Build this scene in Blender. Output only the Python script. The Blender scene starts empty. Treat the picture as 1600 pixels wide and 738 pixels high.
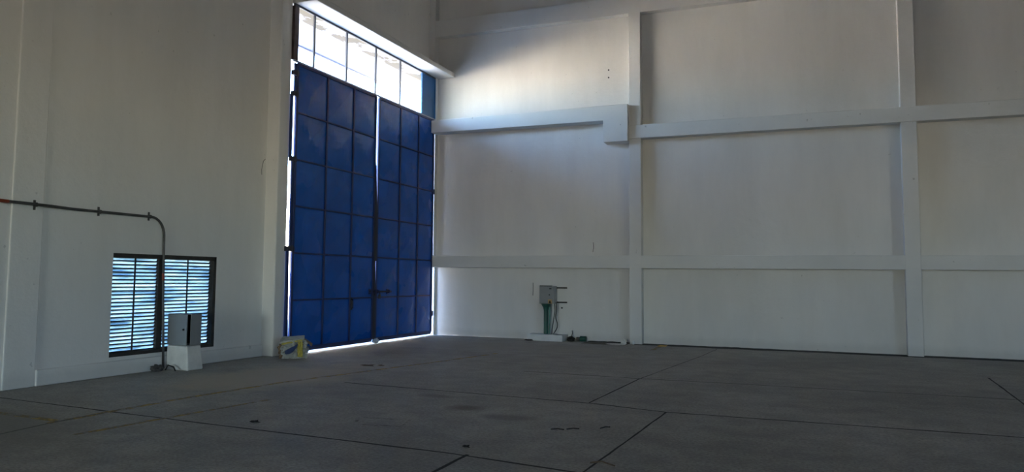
import bpy, bmesh, math, random
from mathutils import Vector, Matrix, noise
random.seed(7)
S = bpy.context.scene
C = S.collection
R = math.radians

# ------------------------------------------------------------------ camera
def make_camera():
    f, yaw, pitch, roll = 1226.98, .41389, .07672, .01099
    cy, sy = math.cos(yaw), math.sin(yaw)
    fwd = Vector((-math.cos(pitch) * sy, math.cos(pitch) * cy, math.sin(pitch)))
    rt = Vector((cy, sy, 0)); up = rt.cross(fwd)
    r = rt * math.cos(roll) + up * math.sin(roll)
    u = -rt * math.sin(roll) + up * math.cos(roll)
    cam = bpy.data.cameras.new('camera'); o = bpy.data.objects.new('camera', cam); C.objects.link(o)
    M = Matrix((r, u, -fwd)).transposed().to_4x4()
    M.translation = Vector((10.16564, -19.89401, 1.6))
    o.matrix_world = M
    cam.sensor_fit = 'HORIZONTAL'; cam.sensor_width = 36
    cam.lens = f * 36 / 1600
    cam.shift_x = 63.079 / 1600; cam.shift_y = -28.981 / 1600
    cam.clip_end = 500
    S.camera = o
make_camera()

# ------------------------------------------------------------------ world, sun, exposure
SKY_STRENGTH = 0.47
SUN_STRENGTH = 10.5
EXPOSURE = 3.42
W = bpy.data.worlds.new('sky'); S.world = W; W.use_nodes = True
nt = W.node_tree; nt.nodes.clear()
sky = nt.nodes.new('ShaderNodeTexSky'); sky.sky_type = 'NISHITA'; sky.sun_disc = False
sky.sun_elevation = R(58); sky.sun_rotation = R(165); sky.air_density = 1.0; sky.dust_density = .1; sky.ozone_density = 5
bg = nt.nodes.new('ShaderNodeBackground'); bg.inputs[1].default_value = SKY_STRENGTH
wo = nt.nodes.new('ShaderNodeOutputWorld')
nt.links.new(sky.outputs[0], bg.inputs[0]); nt.links.new(bg.outputs[0], wo.inputs[0])
sl = bpy.data.lights.new('sun', 'SUN'); sl.energy = SUN_STRENGTH; sl.angle = R(.53); sl.color = (1, .88, .70)
so = bpy.data.objects.new('sun', sl); C.objects.link(so)
so.rotation_euler = Vector((.95, -.30, .85)).normalized().to_track_quat('Z', 'Y').to_euler()
def portal(loc, look, sx, sy):
    l = bpy.data.lights.new('daylight_portal', 'AREA'); l.shape = 'RECTANGLE'; l.size = sx; l.size_y = sy
    l.cycles.is_portal = True
    o = bpy.data.objects.new('daylight_portal', l); C.objects.link(o); o.location = loc
    o.rotation_euler = (-Vector(look)).to_track_quat('Z', 'Y').to_euler()
S.view_settings.view_transform = 'Standard'; S.view_settings.look = 'None'
S.view_settings.gamma = 1; S.view_settings.use_curve_mapping = False
S.view_settings.exposure = EXPOSURE
cyc = S.cycles
cyc.max_bounces = 14; cyc.diffuse_bounces = 10; cyc.glossy_bounces = 4; cyc.transmission_bounces = 6
cyc.use_denoising = True; cyc.sample_clamp_indirect = 6; cyc.caustics_reflective = False; cyc.caustics_refractive = False

# ------------------------------------------------------------------ materials
def srgb(r, g, b):
    return tuple(((c / 255) / 12.92 if c / 255 <= .04045 else ((c / 255 + .055) / 1.055) ** 2.4) for c in (r, g, b)) + (1,)
class NT:
    def __init__(s, name):
        s.m = bpy.data.materials.new(name); s.m.use_nodes = True; s.t = s.m.node_tree
        s.b = s.t.nodes['Principled BSDF']; s.tc = s.n('ShaderNodeTexCoord')
    def n(s, k, **kw):
        x = s.t.nodes.new(k)
        for a, v in kw.items(): setattr(x, a, v)
        return x
    def l(s, a, b): s.t.links.new(a, b)
    def noise(s, scale, detail=4, rough=.6, vec=None, stretch=None):
        x = s.n('ShaderNodeTexNoise'); x.inputs['Scale'].default_value = scale
        x.inputs['Detail'].default_value = detail; x.inputs['Roughness'].default_value = rough
        v = vec or s.tc.outputs['Object']
        if stretch:
            mp = s.n('ShaderNodeMapping'); mp.inputs['Scale'].default_value = stretch; s.l(v, mp.inputs[0]); v = mp.outputs[0]
        s.l(v, x.inputs['Vector']); return x.outputs['Fac']
    def ramp(s, fac, stops):
        x = s.n('ShaderNodeValToRGB'); e = x.color_ramp.elements
        while len(e) > 1: e.remove(e[-1])
        e[0].position = stops[0][0]; e[0].color = stops[0][1]
        for p, c in stops[1:]:
            q = e.new(p); q.color = c
        s.l(fac, x.inputs[0]); return x.outputs[0]
    def mix(s, fac, a, b, mode='MIX'):
        x = s.n('ShaderNodeMix', data_type='RGBA', blend_type=mode)
        for sock, v in ((x.inputs[0], fac), (x.inputs[6], a), (x.inputs[7], b)):
            if hasattr(v, 'links') or isinstance(v, bpy.types.NodeSocket): s.l(v, sock)
            else: sock.default_value = v
        return x.outputs[2]
    def math(s, op, a, b=0.):
        x = s.n('ShaderNodeMath', operation=op)
        for sock, v in ((x.inputs[0], a), (x.inputs[1], b)):
            if isinstance(v, bpy.types.NodeSocket): s.l(v, sock)
            else: sock.default_value = v
        return x.outputs[0]
    def color(s, v):
        if isinstance(v, bpy.types.NodeSocket): s.l(v, s.b.inputs['Base Color'])
        else: s.b.inputs['Base Color'].default_value = v
    def bump(s, h, strength=.3, dist=.01):
        x = s.n('ShaderNodeBump'); x.inputs['Strength'].default_value = strength; x.inputs['Distance'].default_value = dist
        s.l(h, x.inputs['Height']); s.l(x.outputs[0], s.b.inputs['Normal'])
    def rough(s, v):
        if isinstance(v, bpy.types.NodeSocket): s.l(v, s.b.inputs['Roughness'])
        else: s.b.inputs['Roughness'].default_value = v
    def spec(s, v): s.b.inputs['Specular IOR Level'].default_value = v
G = lambda v: (v, v, v, 1)

def plaster(name, base, dark, spot=.5, streak=(1, 1, .25)):
    t = NT(name)
    c = t.ramp(t.noise(.9, 5, .65, stretch=streak), [(.3, dark), (.62, base)])
    # scattered little chips and grime marks
    sp = t.ramp(t.noise(9, 3, .5), [(.24, G(.55)), (.29, G(1))])
    c = t.mix(spot, c, sp, 'MULTIPLY')
    # grime just above the floor
    sep = t.n('ShaderNodeSeparateXYZ'); t.l(t.tc.outputs['Object'], sep.inputs[0])
    h = t.math('ADD', sep.outputs[2], t.math('MULTIPLY', t.noise(3, 4, .7), -.22))
    g = t.ramp(h, [(.0, G(.86)), (.14, G(1))])
    c = t.mix(.8, c, g, 'MULTIPLY')
    t.color(c); t.rough(.85); t.spec(.25)
    hh = t.math('ADD', t.math('MULTIPLY', t.noise(1.7, 3), 1.6), t.math('MULTIPLY', t.noise(28, 6, .7), .35))
    t.bump(hh, .35, .03)
    return t.m
M = {}
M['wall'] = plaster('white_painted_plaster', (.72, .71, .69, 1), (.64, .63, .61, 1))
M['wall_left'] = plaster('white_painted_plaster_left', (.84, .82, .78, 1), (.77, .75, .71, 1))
M['beam'] = plaster('white_painted_concrete', (.70, .70, .69, 1), (.62, .62, .61, 1), .7, (.4, .4, .4))

t = NT('peeling_soffit_paint')
pl = t.ramp(t.noise(2.2, 5, .6, stretch=(1, .6, 1)), [(.47, (.42, .41, .39, 1)), (.52, (.14, .115, .07, 1))])
sx = t.n('ShaderNodeSeparateXYZ'); t.l(t.tc.outputs['Object'], sx.inputs[0])
near_sash = t.ramp(sx.outputs[0], [(.30, G(1)), (.36, G(0))])
cc = t.mix(near_sash, (.72, .71, .69, 1), pl)
t.color(cc); t.rough(.85); t.bump(t.noise(14, 5), .3, .02); M['lintel'] = t.m

t = NT('grey_concrete_floor')
n1 = t.noise(.35, 6, .6); n2 = t.noise(2.4, 6, .7); n3 = t.noise(30, 4, .7)
a = t.ramp(n1, [(.32, (.265, .252, .23, 1)), (.66, (.39, .37, .335, 1))])
b = t.ramp(n2, [(.32, G(.62)), (.60, G(1.12))])
c = t.mix(.85, a, b, 'MULTIPLY')
c = t.mix(.75, c, t.ramp(n3, [(.35, G(.6)), (.6, G(1.2))]), 'MULTIPLY')
# tan dust patch spread on the slab in front of the louvres
def blob(cx, cy, rx, ry):
    mp = t.n('ShaderNodeMapping'); mp.inputs['Location'].default_value = (-cx / rx, -cy / ry, 0); mp.inputs['Scale'].default_value = (1 / rx, 1 / ry, 0)
    t.l(t.tc.outputs['Object'], mp.inputs[0])
    ln = t.n('ShaderNodeVectorMath', operation='LENGTH'); t.l(mp.outputs[0], ln.inputs[0])
    return t.math('ADD', ln.outputs['Value'], t.math('MULTIPLY', t.math('SUBTRACT', t.noise(1.3, 5, .7), .5), 1.6))
c = t.mix(t.ramp(blob(2.2, -9.6, 1.3, 2.3), [(.55, G(.75)), (1.25, G(0))]), c, (.46, .39, .29, 1))
c = t.mix(t.ramp(blob(3.6, -2.4, 3.4, 1.2), [(.55, G(.4)), (1.1, G(0))]), c, (.33, .29, .23, 1))
c = t.mix(t.ramp(blob(2.0, -14.5, 2.2, 1.2), [(.5, G(.6)), (1.1, G(0))]), c, (.18, .17, .155, 1))
c = t.mix(t.ramp(blob(6.2, -10.9, .32, .3), [(.3, G(.65)), (.9, G(0))]), c, (.085, .07, .055, 1))
c = t.mix(t.ramp(blob(6.9, -11.3, .5, .25), [(.3, G(.5)), (.9, G(0))]), c, (.10, .09, .08, 1))
c = t.mix(t.ramp(blob(5.4, -10.2, .35, .2), [(.3, G(.5)), (.9, G(0))]), c, (.09, .08, .07, 1))
t.color(c); t.spec(.35)
t.rough(t.ramp(n2, [(.3, G(.5)), (.7, G(.75))]))
t.bump(t.math('ADD', n2, t.math('MULTIPLY', n3, .4)), .35, .012)
M['floor'] = t.m

def simple(name, col, rough=.6, metal=0, var=.25, scale=6, spec=.5, bump=.1, bscale=40):
    t = NT(name)
    d = tuple(x * (1 - var) for x in col[:3]) + (1,)
    t.color(t.ramp(t.noise(scale, 5, .6), [(.3, d), (.65, col)]))
    t.rough(rough); t.b.inputs['Metallic'].default_value = metal; t.spec(spec)
    if bump: t.bump(t.noise(bscale, 4), bump, .004)
    return t.m
M['joint'] = simple('dark_joint_filler', (.035, .032, .03, 1), .95)
M['joint_faint'] = simple('dusty_joint_filler', (.13, .127, .12, 1), .95)
M['soil'] = simple('dark_soil_strip', (.035, .034, .034, 1), .98, var=.6, scale=8, bump=.6)
M['brown_soil'] = simple('brown_dust_strip', (.13, .115, .09, 1), .98, var=.4, scale=5, bump=.5)
def worn(name, col, lo=.42, hi=.56):
    t = NT(name)
    t.color(col); t.rough(.8)
    f = t.ramp(t.noise(5, 6, .75), [(lo, G(0)), (hi, G(1))])
    tr = t.n('ShaderNodeBsdfTransparent'); mx = t.n('ShaderNodeMixShader'); out = t.t.nodes['Material Output']
    t.l(f, mx.inputs[0]); t.l(tr.outputs[0], mx.inputs[1]); t.l(t.b.outputs[0], mx.inputs[2]); t.l(mx.outputs[0], out.inputs[0])
    return t.m
M['yellow'] = worn('worn_yellow_line_paint', (.50, .35, .12, 1), .40, .62)
M['yellow_fresh'] = simple('yellow_line_paint', (.80, .48, .05, 1), .7, var=.35)
M['stain'] = worn('dark_floor_scratch', (.10, .08, .065, 1), .48, .66)

t = NT('blue_gate_sheet')
n = t.noise(.8, 4, .6); 
c = t.ramp(n, [(.3, (.001, .078, .40, 1)), (.7, (.002, .105, .52, 1))])
c = t.mix(.5, c, t.ramp(t.noise(2.5, 6, .7, stretch=(1, 1, .3)), [(.35, G(.85)), (.6, G(1.08))]), 'MULTIPLY')
t.color(c); t.rough(t.ramp(t.noise(.8, 2), [(.3, G(.20)), (.7, G(.32))])); t.spec(.28)
t.bump(t.noise(1.6, 3, .5), .14, .05); M['blue'] = t.m
M['blue_frame'] = simple('blue_gate_frame_paint', (.003, .022, .14, 1), .5, var=.3, scale=3)
M['blue_black'] = simple('blackened_blue_steel', (.008, .012, .035, 1), .5, var=.4)
M['blue_light'] = simple('pale_blue_steel_panel', (.018, .13, .34, 1), .45, var=.2, scale=2)
M['rust'] = simple('rusty_dark_steel', (.09, .06, .055, 1), .7, var=.5, scale=7)
M['bar'] = simple('dark_steel_bar', (.07, .07, .085, 1), .55)
M['lit_rail'] = simple('rail_painted_daylight', (.5, .54, .62, 1), .5)  # blue-white colour paints in the daylight falling on the rail
M['louvre_frame'] = simple('dark_brown_window_frame', (.045, .04, .035, 1), .7, var=.5)
M['slat_shade'] = simple('black_slat_shade', (.015, .016, .018, 1), .8)  # black bars put in for slat edges and the shadow where they overlap
t = NT('frosted_louvre_painted_sky_light')
v = t.noise(1.0, 3, .6, stretch=(1, 1.1, 7.5)); v2 = t.noise(60, 2, .5, stretch=(0, .04, 1))
col = t.ramp(v, [(.34, (.20, .30, .37, 1)), (.47, (.38, .50, .55, 1)), (.62, (.52, .63, .66, 1))])  # blue bands paint in the sky light on the slats
t.color(col); t.rough(.35)
tl = t.n('ShaderNodeBsdfTranslucent'); t.l(col, tl.inputs[0]); mx = t.n('ShaderNodeMixShader'); mx.inputs[0].default_value = .7
t.l(t.b.outputs[0], mx.inputs[1]); t.l(tl.outputs[0], mx.inputs[2])
tp = t.n('ShaderNodeBsdfTransparent'); t.l(col, tp.inputs[0]); mx2 = t.n('ShaderNodeMixShader'); mx2.inputs[0].default_value = .03
t.l(mx.outputs[0], mx2.inputs[1]); t.l(tp.outputs[0], mx2.inputs[2]); t.l(mx2.outputs[0], t.t.nodes['Material Output'].inputs[0])
M['louvre'] = t.m
M['conduit'] = simple('grey_conduit_steel', (.11, .105, .10, 1), .5, metal=.3, var=.5, scale=5)
M['orange'] = simple('orange_red_tape', (.30, .055, .02, 1), .6)
M['cabinet'] = simple('grey_enamel_cabinet', (.24, .25, .255, 1), .45, var=.12, scale=3)
M['cabinet_light'] = simple('light_grey_enamel', (.36, .37, .375, 1), .45, var=.12, scale=3)
M['black'] = simple('black_plastic', (.012, .012, .012, 1), .5)
M['plinth'] = simple('whitewashed_concrete', (.74, .73, .69, 1), .9, var=.2, scale=5, bump=.4, bscale=20)
M['plinth_white'] = simple('white_painted_block', (.66, .67, .66, 1), .85, var=.12, scale=5, bump=.4, bscale=20)
M['green'] = simple('dark_green_pipe', (.005, .075, .055, 1), .4, var=.3)
M['green_glow'] = simple('pale_green_glow', (.12, .30, .24, 1), .5, var=.3)  # glow along the green post, put in as a pale rod
M['cable'] = simple('grey_black_cable', (.03, .03, .032, 1), .6)
M['tag'] = simple('orange_yellow_tag', (.55, .34, .14, 1), .6, var=.3, scale=30)
M['sack_white'] = simple('dusty_white_sack_paper', (.46, .45, .40, 1), .85, var=.3, scale=14, bump=.6)
M['sack_brown'] = simple('brown_sack_paper', (.26, .17, .10, 1), .9, var=.4, scale=12, bump=.6)
M['sack_yellow'] = simple('yellow_sack_print', (.52, .42, .08, 1), .8, var=.3, scale=16)
M['sack_blue'] = simple('dark_blue_sack_print', (.015, .035, .11, 1), .8, var=.3)
M['litter'] = simple('white_plastic_litter', (.75, .8, .85, 1), .4, var=.3, scale=60)
M['leaf'] = simple('dry_brown_leaf', (.12, .08, .05, 1), .9, var=.4, scale=40)
M['twig'] = simple('dark_debris', (.025, .022, .02, 1), .95, var=.5, scale=30)
M['cloth'] = simple('rag_cloth', (.10, .09, .085, 1), .95, var=.5, scale=30)
M['ground'] = simple('pale_outdoor_concrete', (.42, .38, .32, 1), .95, var=.15, scale=1, bump=.2)
M['canopy_paint'] = simple('weathered_white_canopy_paint', (.36, .355, .34, 1), .9, var=.12, scale=2, bump=.3)
M['shed'] = simple('bright_bounce_shed_wall', (.88, .84, .76, 1), .9, var=.08, scale=1, bump=0)
M['roof'] = simple('grey_roof_sheet', (.26, .26, .26, 1), .6, var=.15, scale=1)
M['far_wall'] = plaster('far_wall_plaster', (.5, .5, .48, 1), (.42, .42, .40, 1))

# ------------------------------------------------------------------ mesh helpers
def box(bm, x0, x1, y0, y1, z0, z1):
    vs = [bm.verts.new((x, y, z)) for x in (x0, x1) for y in (y0, y1) for z in (z0, z1)]
    f = [bm.faces.new([vs[i] for i in q]) for q in ((0, 1, 3, 2), (4, 6, 7, 5), (0, 4, 5, 1), (2, 3, 7, 6), (0, 2, 6, 4), (1, 5, 7, 3))]
    return vs, f
def prism(bm, pts, a0, a1, axis=1):
    """polygon pts (in the two other axes) swept along axis"""
    def P(p, a):
        q = list(p); q.insert(axis, a); return q
    v0 = [bm.verts.new(P(p, a0)) for p in pts]; v1 = [bm.verts.new(P(p, a1)) for p in pts]
    bm.faces.new(v0); bm.faces.new(v1[::-1])
    n = len(pts)
    for i in range(n): bm.faces.new((v0[i], v1[i], v1[(i + 1) % n], v0[(i + 1) % n]))
def tube(bm, pts, r, n=10, cap=True):
    pts = [Vector(p) for p in pts]; rings = []
    rr = r if isinstance(r, (list, tuple)) else [r] * len(pts)
    prev = None
    for i, p in enumerate(pts):
        d = ((pts[min(i + 1, len(pts) - 1)] - p).normalized() + (p - pts[max(i - 1, 0)]).normalized()).normalized()
        if prev is None:
            a = Vector((0, 0, 1)) if abs(d.z) < .9 else Vector((1, 0, 0))
            u = d.cross(a).normalized()
        else:
            u = (prev - d * prev.dot(d)).normalized()
        prev = u; w = d.cross(u)
        rings.append([bm.verts.new(p + (u * math.cos(2 * math.pi * k / n) + w * math.sin(2 * math.pi * k / n)) * rr[i]) for k in range(n)])
    for a, b in zip(rings, rings[1:]):
        for k in range(n): bm.faces.new((a[k], a[(k + 1) % n], b[(k + 1) % n], b[k]))
    if cap: bm.faces.new(rings[0][::-1]); bm.faces.new(rings[-1])
def lath(bm, c, axis, prof, n=20):
    """lathe: prof = [(along, radius)] about axis through c"""
    c = Vector(c); ax = Vector(axis).normalized()
    u = ax.orthogonal().normalized(); w = ax.cross(u); rings = []
    for h, r in prof:
        rings.append([bm.verts.new(c + ax * h + (u * math.cos(2 * math.pi * k / n) + w * math.sin(2 * math.pi * k / n)) * max(r, 1e-4)) for k in range(n)])
    for a, b in zip(rings, rings[1:]):
        for k in range(n): bm.faces.new((a[k], a[(k + 1) % n], b[(k + 1) % n], b[k]))
    bm.faces.new(rings[0][::-1]); bm.faces.new(rings[-1])
def obj(name, bm, mat, parent=None, bevel=0, smooth=False, seg=2):
    bmesh.ops.recalc_face_normals(bm, faces=bm.faces)
    me = bpy.data.meshes.new(name); bm.to_mesh(me); bm.free()
    o = bpy.data.objects.new(name, me); C.objects.link(o)
    me.materials.append(M[mat] if isinstance(mat, str) else mat)
    if smooth:
        for p in me.polygons: p.use_smooth = True
    if bevel:
        b = o.modifiers.new('bevel', 'BEVEL'); b.width = bevel; b.segments = seg; b.limit_method = 'ANGLE'; b.angle_limit = R(40)
    if parent is not None:
        o.parent = parent
        o.matrix_parent_inverse = Matrix.Translation(-parent.location) if parent.type == 'EMPTY' else Matrix()
    return o
def B(*boxes):
    bm = bmesh.new()
    for b in boxes: box(bm, *b)
    return bm
def empty(name, loc):
    o = bpy.data.objects.new(name, None); C.objects.link(o); o.location = loc; o.empty_display_size = .1; return o
def tag(o, label=None, cat=None, group=None, kind=None):
    if label: o['label'] = label
    if cat: o['category'] = cat
    if group: o['group'] = group
    if kind: o['kind'] = kind
    return o
def st(name, bm, mat, label=None, cat=None, group=None, **k):
    return tag(obj(name, bm, mat, **k), label, cat, group, 'structure')

# ------------------------------------------------------------------ the hall
XF, YF, ZC = 30., -44., 12.            # far ends of the hall, ceiling
LY0, LY1, LZ0, LZ1 = -10.80, -8.46, .29, 1.93   # louvre opening in the left wall
DX = .33                                # gate plane
st('floor', B((-.25, XF + .3, YF - .3, .3, -.3, 0)), 'floor', 'grey stained concrete floor of the empty hall', 'floor')
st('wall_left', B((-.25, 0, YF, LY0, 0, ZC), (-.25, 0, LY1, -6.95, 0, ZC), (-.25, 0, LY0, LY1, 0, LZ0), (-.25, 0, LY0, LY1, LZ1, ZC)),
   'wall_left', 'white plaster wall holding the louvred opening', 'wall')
st('wall_above_gate', B((-.25, .16, -6.95, 0, 7.40, ZC)), 'wall_left', 'grey white plaster wall above the blue gate lintel', 'wall')
st('wall_right', B((-.25, XF + .3, 0, .3, -.3, ZC + .1)), 'wall', 'long white plaster wall divided by columns and beams', 'wall')
# far walls behind the camera; their unseen openings are placed and sized for fill light
def wall_with_holes(name, axis, a0, a1, p0, p1, holes, label):
    bm = bmesh.new(); cur = a0
    def add(u0, u1, z0, z1):
        if axis == 'x': box(bm, u0, u1, p0, p1, z0, z1)
        else: box(bm, p0, p1, u0, u1, z0, z1)
    for h0, h1, z0, z1 in holes:
        add(cur, h0, 0, ZC)
        if z0 > 0: add(h0, h1, 0, z0)
        if z1 < ZC: add(h0, h1, z1, ZC)
        cur = h1
    add(cur, a1, 0, ZC)
    st(name, bm, 'far_wall', label, 'wall')
back_holes = [(4, 8.6, 0, 4.2)]
side_holes = [(-36, -33.5, 3, 5.5), (-21.5, -18.5, 3, 5.5)]
wall_with_holes('wall_back', 'x', -.25, XF + .3, YF - .3, YF, back_holes, 'far end wall with an unseen opening sized for the fill light')
wall_with_holes('wall_side', 'y', YF, 0, XF, XF + .3, side_holes, 'far side wall with two unseen openings sized for the fill light')
for h0, h1, z0, z1 in back_holes: portal(((h0 + h1) / 2, YF - .15, (z0 + z1) / 2), (0, 1, 0), h1 - h0, z1 - z0)
for h0, h1, z0, z1 in side_holes: portal((XF + .15, (h0 + h1) / 2, (z0 + z1) / 2), (-1, 0, 0), h1 - h0, z1 - z0)
portal((.1, -3.45, 6.66), (1, 0, 0), 6.5, 1.16)
bm = bmesh.new(); pts = []
x = -.3
while x < XF + .4:
    pts += [(x, ZC), (x + .12, ZC), (x + .17, ZC + .06), (x + .29, ZC + .06)]; x += .34
pts += [(XF + .4, ZC + .12), (-.3, ZC + .12)]
prism(bm, pts, YF - .3, .3, 1)
st('ceiling', bm, 'roof', 'grey ribbed sheet roof over the hall', 'ceiling')
# outdoors
st('ground_outside', B((-90, -.25, -110, 90, -.35, -.05), (-.25, XF + .3, -110, YF - .3, -.35, -.05), (XF + .3, 90, -110, 90, -.35, -.05), (-.25, XF + .3, .3, 90, -.35, -.05)), 'ground',
   'pale sunlit concrete yard outside the gate', 'ground')

# unseen shed added across the yard to bounce sunlight in through the transom
bm = B((-34, -26, -70, 50, -.05, 7))
prism(bm, [(-34.4, 7), (-25.6, 7), (-25.6, 7.25), (-30, 8.6), (-34.4, 7.25)], -70.4, 50.4, 1)
tag(obj('added_bounce_shed', bm, 'shed'), 'long white shed added across the yard to bounce light in', 'building', kind='structure')

# columns and beams of the right wall
def column(x0, x1, z0, z1, p=.253, lab=None): st('concrete_column', B((x0, x1, -p, .0, z0, z1)), 'beam', lab, 'column', bevel=.012)
column(5.87, 6.17, 0, ZC, .253, 'white concrete column right of the grey electrical box')
column(11.95, 12.26, 0, ZC, .253, 'white concrete column nearest the right edge of the picture')
column(18.0, 18.3, 0, ZC, .253, 'white concrete column furthest along the long wall')
column(24.1, 24.4, 0, ZC, .253, 'white concrete column at the far side of the long wall')
column(.0, .345, 7.38, ZC, .253, 'white corner column above the end of the gate lintel')
column(.0, .345, 1.9, 7.28, .165, 'white corner column beside the upper right leaf of the blue gate')
column(.0, .345, 0, 1.9, .10, 'white corner column beside the right leaf of the blue gate')
st('concrete_beam', B((.345, XF, -.25, 0, 1.88, 2.20)), 'beam', 'lowest white horizontal beam along the long wall', 'beam', bevel=.012)
# stepped middle beam
bm = bmesh.new()
prism(bm, [(.345, 5.64), (.345, 5.99), (5.88, 6.03), (5.88, 5.08), (5.25, 5.08), (5.25, 5.64)], -.43, 0, 1)
st('concrete_beam', bm, 'beam', 'white middle beam with a stepped down block at its right end', 'beam', bevel=.012)
st('concrete_beam', B((5.88, XF, -.29, 0, 5.16, 5.50)), 'beam', 'white middle beam right of the stepped block', 'beam', bevel=.012)
st('concrete_beam', B((.345, XF, -.25, 0, 8.42, 8.90)), 'beam', 'topmost white horizontal beam of the long wall', 'beam', bevel=.012)
# left wall columns, plinth, lintel
st('concrete_column', B((0, .03, -12.57, -12.08, 0, ZC)), 'wall_left', 'shallow white pilaster at the far left above the conduit', 'column', bevel=.02)
st('concrete_column', B((-.25, .29, -7.12, -6.77, 0, ZC)), 'wall_left', 'white jamb column left of the blue gate', 'column', bevel=.03, seg=4)
bm = B((0, .05, -12.08, -7.12, 0, .235))
st('baseboard_left', bm, 'wall_left', 'low white plinth band along the foot of the left wall', 'plinth', bevel=.02)
st('lintel_beam', B((-.25, .86, -6.77, 0, 7.27, 7.40)), 'lintel', 'thick white concrete lintel slab above the blue gate', 'lintel', bevel=.015)
st('canopy', B((-1.65, -.251, -7.6, .35, 7.40, 7.55), (-1.75, -1.65, -7.6, .35, 7.36, 7.72)), 'canopy_paint', 'bright white canopy slab outside above the transom', 'canopy')

# ------------------------------------------------------------------ floor joints, lines, soil
def strip(bm, pts, w, z=.0015, jag=0):
    """ribbon of width w along pts with tiny thickness"""
    P = []
    for a, b in zip(pts, pts[1:]):
        a, b = Vector(a), Vector(b); n = max(1, int((b - a).length / .25))
        P += [a.lerp(b, i / n) for i in range(n)]
    P.append(Vector(pts[-1]))
    L = []
    for i, p in enumerate(P):
        d = (P[min(i + 1, len(P) - 1)] - P[max(i - 1, 0)]).normalized(); nn = Vector((-d.y, d.x))
        ww = w / 2 * (1 + jag * random.uniform(-1, 1)); off = nn * random.uniform(-1, 1) * jag * w * .5
        L.append([bm.verts.new((*(p + off + nn * s * ww), zz)) for s, zz in ((-1, 0), (-1, z), (1, z), (1, 0))])
    for a, b in zip(L, L[1:]):
        for k in range(3): bm.faces.new((a[k], a[k + 1], b[k + 1], b[k]))
def mark(name, pts, w, mat, label, cat, jag=.3, z=.0015):
    bm = bmesh.new(); strip(bm, [Vector(p) for p in pts], w, z, jag)
    return st(name, bm, mat, label, cat)
mark('floor_joint', [(-.0, -12.93), (4.11, -13.15), (7.04, -13.27), (8.3, -13.45), (14, -13.5)], .032, 'joint', 'long dark slab joint crossing the floor nearest the viewer', 'joint')
mark('floor_joint', [(3.6, -9.65), (7.43, -9.84), (8.46, -10.08), (10.5, -10.0), (14, -9.85)], .035, 'joint', 'long dark slab joint across the middle of the floor', 'joint')
mark('floor_joint', [(5.5, -6.95), (7.51, -6.99), (9, -6.9), (14, -6.72)], .04, 'joint_faint', 'faint dusty joint crossing the floor furthest from the viewer', 'joint')
mark('floor_joint', [(7.43, -9.82), (7.51, -6.99)], .022, 'joint', 'short dark joint between the two far cross joints', 'joint')
mark('floor_joint', [(7.51, -6.99), (7.9, -2.5), (8.0, -.6)], .02, 'joint_faint', 'faint joint running from the far cross joint to the long wall', 'joint')
mark('floor_joint', [(8.46, -10.1), (8.36, -13.4), (8.33, -16)], .022, 'joint', 'dark joint running toward the viewer right of the middle', 'joint')
mark('floor_joint', [(7.23, -13.25), (7.25, -15.5)], .035, 'joint', 'dark joint stub at the bottom edge of the floor', 'joint')
mark('floor_joint', [(12.8, -4.0), (12.66, -7.2), (12.6, -10)], .028, 'joint', 'dark joint on the floor at the far right', 'joint')
mark('floor_joint', [(2.75, -14.8), (2.63, -13.9), (2.58, -12.9)], .025, 'joint_faint', 'faint joint at the lower left of the floor', 'joint')
mark('painted_line', [(2.62, -13.9), (2.6, -12.1), (2.77, -10.1), (3.56, -6.2), (3.9, -4.2)], .09, 'yellow', 'worn yellow painted line running toward the gate', 'floor marking', .15)
mark('painted_line', [(3.38, -14.2), (3.45, -13.3), (3.66, -11.5)], .07, 'yellow', 'short worn yellow line parallel to the long one', 'floor marking', .15)
mark('painted_line', [(1.3, -13.7), (2.62, -13.75)], .09, 'yellow', 'worn yellow line end at the left of the floor', 'floor marking', .15)
mark('painted_line', [(6.70, -1.75), (6.68, -.45)], .10, 'yellow', 'faded yellow stroke leading to the long wall', 'floor marking', .15)
mark('painted_line', [(6.69, -.60), (6.70, -.22)], .17, 'yellow_fresh', 'bright yellow paint dab at the foot of the long wall', 'floor marking', .2, .004)
# ragged dark soil strip at the foot of the right wall
def ragged(name, x0, x1, y0, y1, h, mat, label, cat, amp=.1, n=160, kind='structure'):
    bm = bmesh.new(); rows = []
    for i in range(n + 1):
        x = x0 + (x1 - x0) * i / n
        e = y0 + amp * noise.noise(Vector((x * 1.3, 3, 0))) + amp * .5 * noise.noise(Vector((x * 6, 9, 0)))
        hh = h * (.6 + .8 * abs(noise.noise(Vector((x * 4, 1, 5)))))
        rows.append([bm.verts.new((x, e, .0005)), bm.verts.new((x, e + .03, .003)), bm.verts.new((x, (e + y1) / 2, .004)), bm.verts.new((x, y1, hh))])
    for a, b in zip(rows, rows[1:]):
        for k in range(3): bm.faces.new((a[k], b[k], b[k + 1], a[k + 1]))
    return tag(obj(name, bm, mat), label, cat, kind=kind)
ragged('soil_strip', 6.0, 18, -.42, -.0, .012, 'soil', 'dark ragged soil strip at the foot of the long wall', 'soil', kind='stuff')
ragged('dust_strip', 4.75, 5.86, -.75, -.16, .004, 'brown_soil', 'brown dust strip right of the electrical plinth', 'dust', .25, 60, kind='stuff')
ragged('soil_strip', 4.75, 5.86, -.12, -.0, .03, 'soil', 'short dark soil line behind the brown dust strip', 'soil', .06, 60, kind='stuff')

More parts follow.
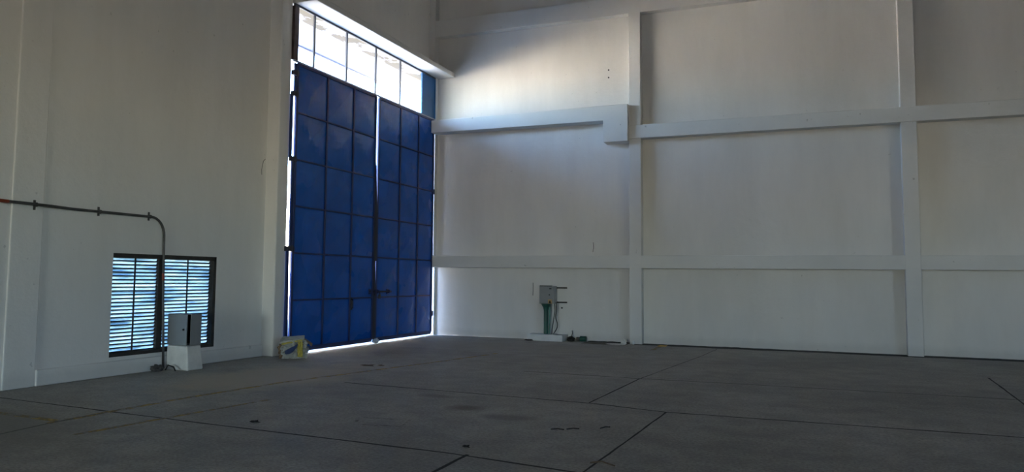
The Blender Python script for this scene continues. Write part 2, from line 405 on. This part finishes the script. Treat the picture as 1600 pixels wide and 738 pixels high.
# ------------------------------------------------------------------ blue gate
ZR = [.10, 1.10, 2.07, 3.04, 4.01, 5.00, 6.02]
def leaf(name, ys, label, slim_left):
    root = empty(name, (DX, (ys[0] + ys[-1]) / 2, 0)); tag(root, label, 'gate', 'leaves of the blue gate', 'structure')
    # pressed sheets: every panel a shallow pyramid with dents
    bm = bmesh.new(); n = 8
    for i in range(len(ys) - 1):
        for j in range(len(ZR) - 1):
            y0, y1, z0, z1 = ys[i] + .02, ys[i + 1] - .02, ZR[j] + .02, ZR[j + 1] - .02
            amp = .034 * random.uniform(.6, 1.2); sd = random.random() * 50
            g = []
            for a in range(n + 1):
                row = []
                for b in range(n + 1):
                    u, v = a / n, b / n
                    h = 1 - 2 * max(abs(u - .5), abs(v - .5))
                    h += .25 * noise.noise(Vector((u * 2.5 + sd, v * 2.5, sd))) * min(1, 6 * min(u, v, 1 - u, 1 - v))
                    row.append(bm.verts.new((DX - .014 + amp * h, y0 + (y1 - y0) * u, z0 + (z1 - z0) * v)))
                g.append(row)
            for a in range(n):
                for b in range(n): bm.faces.new((g[a][b], g[a + 1][b], g[a + 1][b + 1], g[a][b + 1]))
    # plain back sheet so that the leaf has its thickness
    box(bm, DX - .034, DX - .028, ys[0], ys[-1], ZR[0], ZR[-1])
    obj('sheet', bm, 'blue', root)
    w = .028
    st_ = bmesh.new()
    for i, y in enumerate(ys):
        ww = .035 if i in (0, len(ys) - 1) else w
        y_ = min(max(y, ys[0] + ww), ys[-1] - ww)
        box(st_, DX - .026, DX + .012, y_ - ww, y_ + ww, ZR[0], ZR[-1])
    obj('stile', st_, 'blue_frame', root, bevel=.004)
    rl = bmesh.new()
    for j, z in enumerate(ZR):
        h = .03 if j in (0, len(ZR) - 1) else .017
        box(rl, DX - .02, DX + .009, ys[0] + .03, ys[-1] - .03, z - h, z + h)
    obj('rail', rl, 'blue_frame', root, bevel=.004)
    obj('bottom_skirt', B((DX - .03, DX - .01, ys[0] + .02, ys[-1] - .02, .035, .09)), 'blue_black', root)
    return root
LY = [-6.645, -5.49, -4.41, -3.37]
RY = [-3.285, -2.14, -1.13, -.20]
g1 = leaf('door_1', LY, 'left leaf of the tall blue steel gate, nearer the jamb column', True)
g2 = leaf('door_2', RY, 'right leaf of the tall blue steel gate, beside the room corner', False)
# a sealing strip closes the middle gap except where daylight shows
mb = bmesh.new()
for z0, z1 in ((.05, 1.40), (1.98, 3.25)): box(mb, DX + .013, DX + .02, -3.40, -3.29, z0, z1)
prism(mb, [(-3.40, 3.25), (-3.29, 3.25), (-3.40, 4.6)], DX + .013, DX + .02, 0)
prism(mb, [(-3.40, 1.40), (-3.30, 1.40), (-3.335, 1.98), (-3.40, 1.98)], DX + .013, DX + .02, 0)
obj('meeting_strip', mb, 'blue_black', g1)
# wicket handle
hb = bmesh.new(); tube(hb, [(DX + .01, -4.37, .86), (DX + .06, -4.37, .88), (DX + .06, -4.37, 1.06), (DX + .01, -4.37, 1.08)], .012); box(hb, DX + .0, DX + .02, -4.41, -4.33, .83, 1.12)
obj('handle', hb, 'blue_black', g1, bevel=.003)
# sliding bolt spanning both leaves
bt = empty('slide_bolt', (DX, -3.1, 1.235)); tag(bt, 'dark sliding bolt bar across the middle of the blue gate', 'bolt')
q = bmesh.new(); tube(q, [(DX + .055, -3.62, 1.245), (DX + .055, -2.60, 1.235)], .02, 12); tube(q, [(DX + .055, -3.5, 1.245), (DX + .12, -3.5, 1.245), (DX + .12, -3.5, 1.16)], .012)
obj('bolt_bar', q, 'blue_black', bt)
for y in (-3.55, -3.38, -3.24, -2.70):
    q = B((DX + .0, DX + .02, y - .05, y + .05, 1.18, 1.30), (DX + .02, DX + .085, y - .03, y + .03, 1.205, 1.275))
    obj('bolt_bracket', q, 'blue_frame', bt, bevel=.006)
q = B((DX + .085, DX + .11, -3.27, -3.19, 1.07, 1.17)); tube(q, [(DX + .097, -3.25, 1.16), (DX + .097, -3.25, 1.215), (DX + .097, -3.23, 1.235), (DX + .097, -3.21, 1.215), (DX + .097, -3.21, 1.16)], .007)
pk = obj('padlock', q, 'blue_black', None, bevel=.005); tag(pk, 'small dark padlock hanging from the sliding bolt', 'padlock')

# post and side seals on the left: daylight shows first right, then left, then right of the post
post = empty('gate_post', (.3, -6.74, 0)); tag(post, 'thin dark blue gate post against the jamb column', 'post', kind='thing')
q = bmesh.new(); prism(q, [(-6.80, 0), (-6.68, 0), (-6.73, 2.15), (-6.80, 2.15)], .295, .33, 0); obj('post_segment', q, 'blue_frame', post, bevel=.004)
q = B((.295, .33, -6.72, -6.645, 2.15, 4.02)); obj('post_segment', q, 'blue_frame', post, bevel=.004)
q = B((.295, .33, -6.80, -6.725, 4.02, 5.35)); obj('post_segment', q, 'blue_frame', post, bevel=.004)
q = B((.295, .33, -6.70, -6.645, 5.35, 6.02)); obj('post_segment', q, 'blue_frame', post, bevel=.004)
for z in (5.80, 5.36, 4.0, 2.15):
    big = z == 2.15
    q = B((.30, .385, -6.80 - (.06 if big else 0), -6.62, z - .05, z + .05))
    lath(q, (.375, -6.69, z - .07), (0, 0, 1), [(0, .022), (.14, .022)], 12)
    tag(obj('hinge', q, 'blue_black', post, bevel=.006))
q = bmesh.new()
for z in (.6, 2.14, 4.0, 5.75): lath(q, (DX + .02, -.19, z - .07), (0, 0, 1), [(0, .022), (.14, .022)], 12)
obj('hinge_barrel', q, 'blue_black', g2)

# ------------------------------------------------------------------ transom of bars above the gate
tr = empty('window_1', (DX, -3.45, 6.05)); tag(tr, 'open barred transom band above the blue gate', 'window', kind='structure')
X0, X1 = DX - .03, DX + .01
q = B((X0, X1, -6.77, -.17, 7.225, 7.27)); obj('top_rail', q, 'bar', tr, bevel=.004)
q = B((X0 - .02, X1 + .0, -6.74, -.17, 6.045, 6.085)); obj('bottom_rail', q, 'lit_rail', tr, bevel=.004)
q = B((X0 - .04, X1, -6.77, -6.62, 6.085, 7.225)); obj('side_post', q, 'rust', tr, bevel=.004)
for y in (-6.05, -4.77, -3.46, -2.22):
    obj('mullion', B((X0, X1, y - .024, y + .024, 6.085, 7.225)), 'bar', tr, bevel=.004)
q = B((X0 - .01, X1 - .015, -.975, -.17, 6.085, 7.225), (X0, X1 + .005, -.21, -.17, 6.085, 7.225)); tag(obj('blank_panel', q, 'blue_light', tr), 'plain blue steel panel')

# ------------------------------------------------------------------ louvred window in the left wall
lw = empty('window_2', (-.1, (LY0 + LY1) / 2, LZ0)); tag(lw, 'pair of glass louvres, pale blue painted in for sky light, in a dark frame, low in the left wall', 'window', kind='structure')
fx0, fx1 = -.16, -.08
ym = -9.74
q = B((fx0, fx1, LY0, LY0 + .03, LZ0, LZ1), (fx0, 0, LY1 - .07, LY1, LZ0, LZ1), (fx0, 0, LY0, LY1, LZ1 - .07, LZ1), (fx0, fx1 + .07, LY0, LY1, LZ0, LZ0 + .06),
      (fx0, fx1 + .03, ym - .06, ym + .06, LZ0 + .06, LZ1 - .045))
obj('window_frame', q, 'louvre_frame', lw, bevel=.004)
ns = 25
for (a, b) in ((LY0 + .03, ym - .06), (ym + .06, LY1 - .07)):
    sl_ = bmesh.new(); ed = bmesh.new()
    for k in range(ns):
        z = LZ0 + .07 + (LZ1 - LZ0 - .125) * k / ns; h = (LZ1 - LZ0 - .125) / ns
        dz = random.uniform(-.003, .003)
        prism(sl_, [(fx0 + .035, z + .006), (fx0 + .041, z + .003), (fx0 + .071, z + h * .92 + dz), (fx0 + .065, z + h * .94 + dz)], a, b, 1)
        prism(ed, [(fx0 + .028, z - .013), (fx0 + .078, z - .010), (fx0 + .078, z + .009), (fx0 + .028, z + .006)], a, b, 1)
    p = obj('louvre_slats', sl_, 'louvre', lw)
    obj('slat_shade_bar', ed, 'slat_shade', p)
    m = (a + b) / 2
    obj('centre_bar', B((fx0 + .078, fx0 + .09, m - .014, m + .014, LZ0 + .06, LZ1 - .045)), 'louvre_frame', lw)

# ------------------------------------------------------------------ conduit on the left wall
cd = empty('wall_conduit', (.03, -9.75, 0)); tag(cd, 'thin grey conduit running along the left wall and down the louvres', 'conduit')
q = bmesh.new()
P = [(.035, -16, 2.60), (.075, -12.8, 2.575), (.075, -12.0, 2.565), (.035, -11.6, 2.557), (.035, -10.12, 2.555)]
for k in range(9):
    a = math.pi / 2 * k / 8; P.append((.035, -10.10 + .30 * math.sin(a), 2.255 + .30 * math.cos(a)))
P += [(.035, -9.79, 1.9), (.04, -9.77, 1.2), (.055, -9.75, .6), (.075, -9.74, .02)]
tube(q, P, .021, 12); obj('pipe', q, 'conduit', cd, smooth=True)
for y, x in ((-12.25, .075), (-11.13, .035), (-10.13, .035)):
    q = bmesh.new(); lath(q, (x, y - .02, 2.556 + (.01 if y < -12 else 0)), (0, 1, 0), [(0, .032), (.04, .032)], 14); box(q, x - .03, x - .015, y - .015, y + .015, 2.49, 2.63)
    obj('clamp', q, 'conduit', cd)
q = bmesh.new(); tube(q, [(.036, -9.785, 1.62), (.037, -9.78, 1.50)], .0235, 12); tag(obj('tape', q, 'orange', cd), 'orange tape wrap')
q = bmesh.new(); tube(q, [(.075, -12.8, 2.575), (.075, -12.66, 2.573)], .0235, 12); tag(obj('tape', q, 'orange', cd), 'orange tape wrap at the left edge')

# ------------------------------------------------------------------ cabinet on its plinth, left wall
q = bmesh.new()
vs, _ = box(q, .06, .50, -9.66, -9.34, 0, .41)
for v in vs:
    if v.co.z < .1: v.co.x += .05 if v.co.x > .3 else 0; v.co.y += -.02 if v.co.y < -9.5 else .03
pb = obj('concrete_plinth', q, 'plinth', None, bevel=.02); tag(pb, 'tapered white concrete plinth under the grey cabinet by the louvres', 'plinth')
cb = empty('electrical_cabinet', (.28, -9.5, .41)); tag(cb, 'grey steel cabinet with a slightly open door on a white plinth', 'cabinet')
cx0, cx1, cy0, cy1, cz0, cz1 = .035, .52, -9.61, -9.36, .412, .935
q = B((cx0, cx1, cy1 - .01, cy1, cz0, cz1), (cx0, cx0 + .01, cy0, cy1, cz0, cz1), (cx1 - .01, cx1, cy0, cy1, cz0, cz1), (cx0, cx1, cy0, cy1, cz0, cz0 + .01), (cx0, cx1, cy0, cy1, cz1 - .01, cz1))
obj('body', q, 'cabinet', cb, bevel=.003)
q = B((cx0 + .02, cx1 - .02, cy1 - .03, cy1 - .012, cz0 + .02, cz1 - .02)); obj('back_plate', q, 'black', cb)
q = bmesh.new(); vs, _ = box(q, cx0, cx1 - .01, -.02, 0, cz0 + .002, cz1 - .002)
ang = R(7)
for v in vs:                                   # hinged at the wall side, standing ajar
    dx, dy = v.co.x - cx0, v.co.y
    v.co.x = cx0 + dx * math.cos(ang) + dy * math.sin(ang); v.co.y = cy0 - .002 + dy * math.cos(ang) - dx * math.sin(ang)
d = obj('door', q, 'cabinet', cb, bevel=.004)
q = bmesh.new(); lath(q, (cx0 + .40, cy0 - .065, .68), (0, -1, 0), [(0, .018), (.02, .018), (.022, .010), (.034, .010)], 16)
tag(obj('lock', q, 'black', d), 'black round lock')

# rag heap beside that plinth
def crumple(name, c, r, mat, label, cat, seed=0, freq=3.2, amp=.55, sub=3, parent=None, box_=False):
    bm = bmesh.new(); bmesh.ops.create_icosphere(bm, subdivisions=sub, radius=1)
    for v in bm.verts:
        p = v.co.copy(); n = noise.fractal(p * freq + Vector((seed, seed * 2, 0)), .8, 2.1, 4)
        p *= 1 + amp * n
        v.co = Vector((c[0] + p.x * r[0], c[1] + p.y * r[1], max(.002, c[2] + p.z * r[2])))
    o = obj(name, bm, mat, parent)
    if label: tag(o, label, cat)
    return o
crumple('rag_heap', (.13, -9.93, .045), (.10, .10, .06), 'cloth', 'crumpled dark rags on the floor left of the cabinet plinth', 'rags', 3)
q = bmesh.new(); tube(q, [(.26, -9.88, .02), (.28, -9.84, .10), (.36, -9.80, .07), (.43, -9.83, .015)], .012, 8)
tag(obj('cable_offcut', q, 'twig', None, smooth=True), 'short dark cable end curling out of the rags', 'cable')

# ------------------------------------------------------------------ electrical box on the right wall
q = B((3.24, 4.20, -.50, 0, 0, .165)); tag(obj('block_plinth', q, 'plinth_white', None, bevel=.008), 'low white block plinth under the green post', 'plinth')
eb = empty('electrical_box', (3.7, -.15, .95)); tag(eb, 'light grey electrical box with an orange tag on the long wall', 'electrical box')
q = B((3.51, 3.91, -.27, -.035, .95, 1.41)); obj('body', q, 'cabinet_light', eb, bevel=.006)
q = B((3.515, 3.895, -.295, -.272, .955, 1.40)); obj('door', q, 'cabinet', eb, bevel=.006)
q = B((3.52, 3.84, -.296, -.20, 1.403, 1.42)); obj('top_rim', q, 'black', eb)
q = B((3.785, 3.845, -.305, -.295, 1.325, 1.355)); tag(obj('nameplate', q, 'black', eb), 'small black plate')
q = bmesh.new(); lath(q, (3.79, -.295, 1.18), (0, -1, 0), [(0, .017), (.012, .017), (.014, .008), (.026, .008)], 14); tag(obj('lock', q, 'black', eb), 'black lock')
q = B((3.755, 3.855, -.301, -.294, .955, 1.06)); tg = tag(obj('warning_tag', q, 'tag', eb), 'orange and white tag')
q = bmesh.new(); prism(q, [(3.775, .965), (3.835, .965), (3.815, 1.035), (3.795, 1.035)], -.306, -.302, 1); obj('tag_mark', q, 'twig', tg)
for z in (1.362, .985):
    q = B((3.92, 4.18, -.055, -.0, z - .018, z + .018), (3.52, 3.92, -.034, 0, z - .018, z + .018)); tag(obj('wall_bracket', q, 'louvre_frame', eb, bevel=.003), 'dark steel angle bracket')
gp = empty('green_post', (3.66, -.2, .165)); tag(gp, 'dark green pipe post rising from the white block plinth', 'post')
q = bmesh.new(); lath(q, (3.665, -.2, .166), (0, 0, 1), [(0, .058), (.60, .058), (.68, .075), (.76, .12), (.782, .12)], 24); obj('pipe', q, 'green', gp, smooth=False)
q = bmesh.new(); lath(q, (3.75, -.16, .166), (0, 0, 1), [(0, .02), (.782, .02)], 18); tag(obj('green_glow_rod', q, 'green_glow', gp), 'pale green glow beside the post, put in as a rod')
for pts, lb in (([(3.90, -.2, .95), (3.915, -.22, .75), (3.88, -.24, .5), (3.86, -.26, .32), (3.845, -.25, .166)], 'grey cable hanging straight from the electrical box'),
                ([(3.93, -.16, .98), (3.945, -.18, .78), (3.93, -.2, .6), (3.975, -.2, .45), (3.97, -.22, .32), (3.88, -.24, .166)], 'looped grey cable bowing out right of the straight one')):
    # smooth through the points
    V = [Vector(p) for p in pts]; out = []
    for i in range(len(V) - 1):
        p0, p1, p2, p3 = V[max(i - 1, 0)], V[i], V[i + 1], V[min(i + 2, len(V) - 1)]
        for k in range(6):
            u = k / 6; out.append(.5 * ((2 * p1) + (-p0 + p2) * u + (2 * p0 - 5 * p1 + 4 * p2 - p3) * u * u + (-p0 + 3 * p1 - 3 * p2 + p3) * u ** 3))
    out.append(V[-1]); q = bmesh.new(); tube(q, out, .013, 8)
    tag(obj('cable', q, 'cable', None, smooth=True), lb, 'cable')
q = bmesh.new(); tube(q, [(3.24, -.006, 1.49), (3.245, -.012, 1.32), (3.238, -.006, 1.15)], .006, 6); tag(obj('wire_stub', q, 'cable', None), 'thin dark wire on the wall left of the electrical box', 'wire')
q = bmesh.new(); lath(q, (4.04, 0, .84), (0, -1, 0), [(0, .022), (.02, .022), (.022, .01), (.03, .01)], 14); tag(obj('wall_bolt', q, 'cable', None), 'dark bolt head in the wall under the lower bracket', 'bolt')
# debris to the right of that plinth
crumple('rubble_heap', (4.33, -.17, .055), (.085, .10, .07), 'twig', 'dark rubble lump right of the white block plinth', 'rubble', 11)
q = bmesh.new(); lath(q, (4.475, -.14, .056), (1, 0, 0), [(0, .055), (.08, .055)], 18); tag(obj('pipe_stub', q, 'cloth', None), 'short grey pipe stub among the rubble', 'pipe')
q = bmesh.new(); lath(q, (4.57, -.13, .071), (1, 0, 0), [(0, .07), (.15, .07), (.151, .055), (.16, .055)], 20); tag(obj('pipe_coupling', q, 'green', None), 'green pipe coupling lying right of the white block plinth', 'pipe')
q = bmesh.new(); tube(q, [(4.33, -.12, .10), (4.35, -.1, .2), (4.34, -.09, .27)], .009, 6); tag(obj('twig', q, 'twig', None), 'thin dark twig sticking up from the rubble', 'twig')
crumple('rag', (3.32, -.57, .02), (.11, .05, .02), 'twig', 'dark scrap at the left front foot of the block plinth', 'scrap', 21)
q = bmesh.new()
crumple('stone', (5.74, -.34, .05), (.07, .06, .07), 'plinth', 'small pale stone at the foot of the first column', 'stone', 31)
q.free()
crumple('mortar_slab', (5.62, -.62, .012), (.24, .13, .018), 'plinth', 'flat pale mortar splash in front of the small stone', 'mortar', 37, 2, .3)
crumple('paper_scrap', (5.98, -.33, .035), (.028, .03, .05), 'litter', 'tiny white scrap at the foot of the first column', 'scrap', 41)

# ------------------------------------------------------------------ torn sack left of the gate
sk = empty('cement_sack', (.80, -7.12, 0)); tag(sk, 'torn crumpled white, yellow and blue paper sack by the jamb column', 'sack')
yaw = R(38)
def sack_xf(p):   # local: u right as seen, v depth, w up
    cu = Vector((math.cos(yaw), math.sin(yaw), 0)); cv = Vector((-math.sin(yaw), math.cos(yaw), 0))
    return Vector((.80, -7.12, 0)) + cu * p[0] + cv * p[1] + Vector((0, 0, p[2]))
def sack_grid(u0, u1, v0, v1, w0, w1, seed, amp=.02, n=9, round_=.0):
    bm = bmesh.new(); bmesh.ops.create_cube(bm, size=1)
    bmesh.ops.subdivide_edges(bm, edges=bm.edges[:], cuts=n, use_grid_fill=True)
    for v in bm.verts:
        p = v.co.copy()
        k = noise.fractal(p * 4.5 + Vector((seed, 0, seed)), .7, 2.2, 4)
        bul = 1 + .12 * math.cos(p.z * 3) - .1 * max(0, p.z)
        q = Vector((u0 + (u1 - u0) * (p.x * bul + .5), v0 + (v1 - v0) * (p.y * bul + .5), w0 + (w1 - w0) * (p.z + .5)))
        q += p.normalized() * k * amp * 2; q.z = max(.003, q.z)
        v.co = sack_xf(q)
    return bm
obj('body', sack_grid(-.20, .21, -.13, .15, 0, .34, 2, .05), 'sack_white', sk, smooth=False)
tag(obj('brown_side', sack_grid(-.26, -.15, -.10, .12, .02, .26, 5, .04), 'sack_brown', sk), 'torn brown inner paper')
tag(obj('yellow_panel', sack_grid(.075, .155, -.19, -.10, .045, .33, 2, .012), 'sack_yellow', sk), 'yellow printed panel')
# blue swoosh on the front
q = bmesh.new(); A_, B_ = [], []
for k in range(13):
    u = -.17 + .23 * k / 12; t_ = k / 12
    top = .145 + .02 * math.sin(t_ * 3) + .13 * t_ ** 2.2; th = .035 + .06 * math.sin(math.pi * min(1, t_ * .9 + .1))
    A_.append([sack_xf((u, -.20, top + th * .3)), sack_xf((u, -.150, top + th * .3))]); B_.append([sack_xf((u, -.20, top - th * .8)), sack_xf((u, -.150, top - th * .8))])
va = [[q.verts.new(p) for p in r] for r in A_]; vb = [[q.verts.new(p) for p in r] for r in B_]
for k in range(12):
    q.faces.new((va[k][0], va[k + 1][0], vb[k + 1][0], vb[k][0])); q.faces.new((va[k][1], vb[k][1], vb[k + 1][1], va[k + 1][1]))
    q.faces.new((va[k][0], va[k][1], va[k + 1][1], va[k + 1][0])); q.faces.new((vb[k][0], vb[k + 1][0], vb[k + 1][1], vb[k][1]))
q.faces.new((va[0][0], vb[0][0], vb[0][1], va[0][1])); q.faces.new((va[12][0], va[12][1], vb[12][1], vb[12][0]))
tag(obj('blue_swoosh', q, 'sack_blue', sk), 'dark blue curved print')
# loose top flap, folded over, and the stiff tongue on the right
def flap(pts_l, pts_r, th, mat, name, lab=None):
    q = bmesh.new(); rows = []
    for a, b in zip(pts_l, pts_r):
        a, b = Vector(a), Vector(b); row = []
        for k in range(9):
            p = a.lerp(b, k / 8); p.z += .012 * noise.noise(p * 14)
            row.append((q.verts.new(sack_xf(p)), q.verts.new(sack_xf(p - Vector((0, 0, th))))))
        rows.append(row)
    for r0, r1 in zip(rows, rows[1:]):
        for k in range(8):
            q.faces.new((r0[k][0], r0[k + 1][0], r1[k + 1][0], r1[k][0])); q.faces.new((r0[k][1], r1[k][1], r1[k + 1][1], r0[k + 1][1]))
    for r, s in ((rows[0], 1), (rows[-1], -1)):
        for k in range(8): q.faces.new((r[k][0], r[k][1], r[k + 1][1], r[k + 1][0]))
    for k in (0, 8):
        for r0, r1 in zip(rows, rows[1:]): q.faces.new((r0[k][0], r1[k][0], r1[k][1], r0[k][1]))
    tag(obj(name, q, mat, sk), lab)
flap([(-.27, -.15, .33), (-.26, -.02, .37), (-.22, .12, .41)], [(.19, -.17, .40), (.20, -.02, .44), (.19, .14, .43)], .03, 'sack_white', 'top_flap')
flap([(-.24, -.17, .29), (-.2, -.1, .34)], [(.15, -.18, .37), (.16, -.1, .41)], .02, 'sack_yellow', 'folded_edge', 'yellow folded edge')
flap([(.14, -.05, .40), (.25, -.06, .33), (.33, -.06, .25)], [(.16, .06, .40), (.27, .06, .34), (.36, .05, .28)], .02, 'sack_brown', 'stiff_tongue', 'brown stiff paper tongue')
# small litter
crumple('litter', (.40, -3.33, .055), (.05, .12, .055), 'litter', 'crumpled white plastic litter under the middle of the blue gate', 'litter', 51, 4, .6)
def leaf_flat(x, y, a, s, mat, label, cat, name='dry_leaf'):
    q = bmesh.new(); n = 10; top = []; 
    for k in range(n):
        th = 2 * math.pi * k / n; r = s * (1 if k % 2 else .55)
        top.append(q.verts.new((x + math.cos(th + a) * r, y + math.sin(th + a) * r * .8, .012 + .01 * math.sin(3 * th))))
    c0 = q.verts.new((x, y, .022)); c1 = q.verts.new((x, y, .002))
    for k in range(n): q.faces.new((top[k], top[(k + 1) % n], c0)); q.faces.new((top[(k + 1) % n], top[k], c1))
    tag(obj(name, q, mat), label, cat)
leaf_flat(2.74, -7.55, .3, .16, 'leaf', 'curled brown dry leaf in front of the gate', 'leaf')
leaf_flat(2.95, -7.45, 1.3, .08, 'leaf', 'smaller dry leaf right of the curled one', 'leaf')
leaf_flat(4.52, -12.86, .9, .07, 'twig', 'small dark scrap by the joint nearest the viewer', 'scrap', 'floor_scrap')
leaf_flat(7.1, -12.98, .4, .045, 'twig', 'tiny dark scrap just beyond the nearest cross joint', 'scrap', 'floor_scrap')
for x, y, a in ((7.62, -11.78, .3), (7.76, -11.68, .6), (8.05, -11.45, 1.0)):
    q = bmesh.new(); tube(q, [(x - .07 * math.cos(a), y - .07 * math.sin(a), .01), (x, y + .01, .016), (x + .07 * math.cos(a), y + .07 * math.sin(a), .01)], .006, 6)
    o = obj('twig', q, 'twig'); tag(o, {.3: 'leftmost dark twig on the open floor', .6: 'middle dark twig on the open floor', 1.0: 'rightmost dark twig lying alone on the open floor'}[a], 'twig')
q = bmesh.new(); tube(q, [(8.33, -13.1, .01), (8.42, -13.05, .02), (8.55, -13.12, .01)], .007, 6); tag(obj('wire_scrap', q, 'leaf'), 'reddish brown wire scrap at the lower end of the near joint', 'wire')
mark('floor_scratch', [(5.35, -12.1), (5.55, -12.45), (6.05, -12.35), (5.95, -11.95), (5.4, -12.05)], .04, 'stain', 'square scratched outline on the floor', 'mark', .3)
# marks on the walls: small nails and a crack
for i, (x, z, lb) in enumerate(((5.3, 7.05, 'upper small nail in the bright bay left of the first column'), (5.3, 6.85, 'lower small nail in the bright bay left of the first column'))):
    q = bmesh.new(); lath(q, (x, 0, z), (0, -1, 0), [(0, .012), (.03, .012), (.031, .022), (.036, .022)], 10); tag(obj('wall_nail', q, 'cable'), lb, 'nail')
q = bmesh.new(); tube(q, [(4.88, -.004, 2.55), (4.89, -.006, 2.42), (4.87, -.005, 2.30)], .007, 6); tag(obj('wall_crack', q, 'cloth'), 'short dark crack above the lowest beam', 'crack', kind='structure')
q = bmesh.new(); tube(q, [(.003, -7.0 - .16, 3.95), (.003, -7.22, 3.90), (.003, -7.27, 3.72), (.004, -7.26, 3.62)], .005, 6); tag(obj('wall_crack', q, 'cloth'), 'short curved crack left of the jamb column', 'crack', kind='structure')
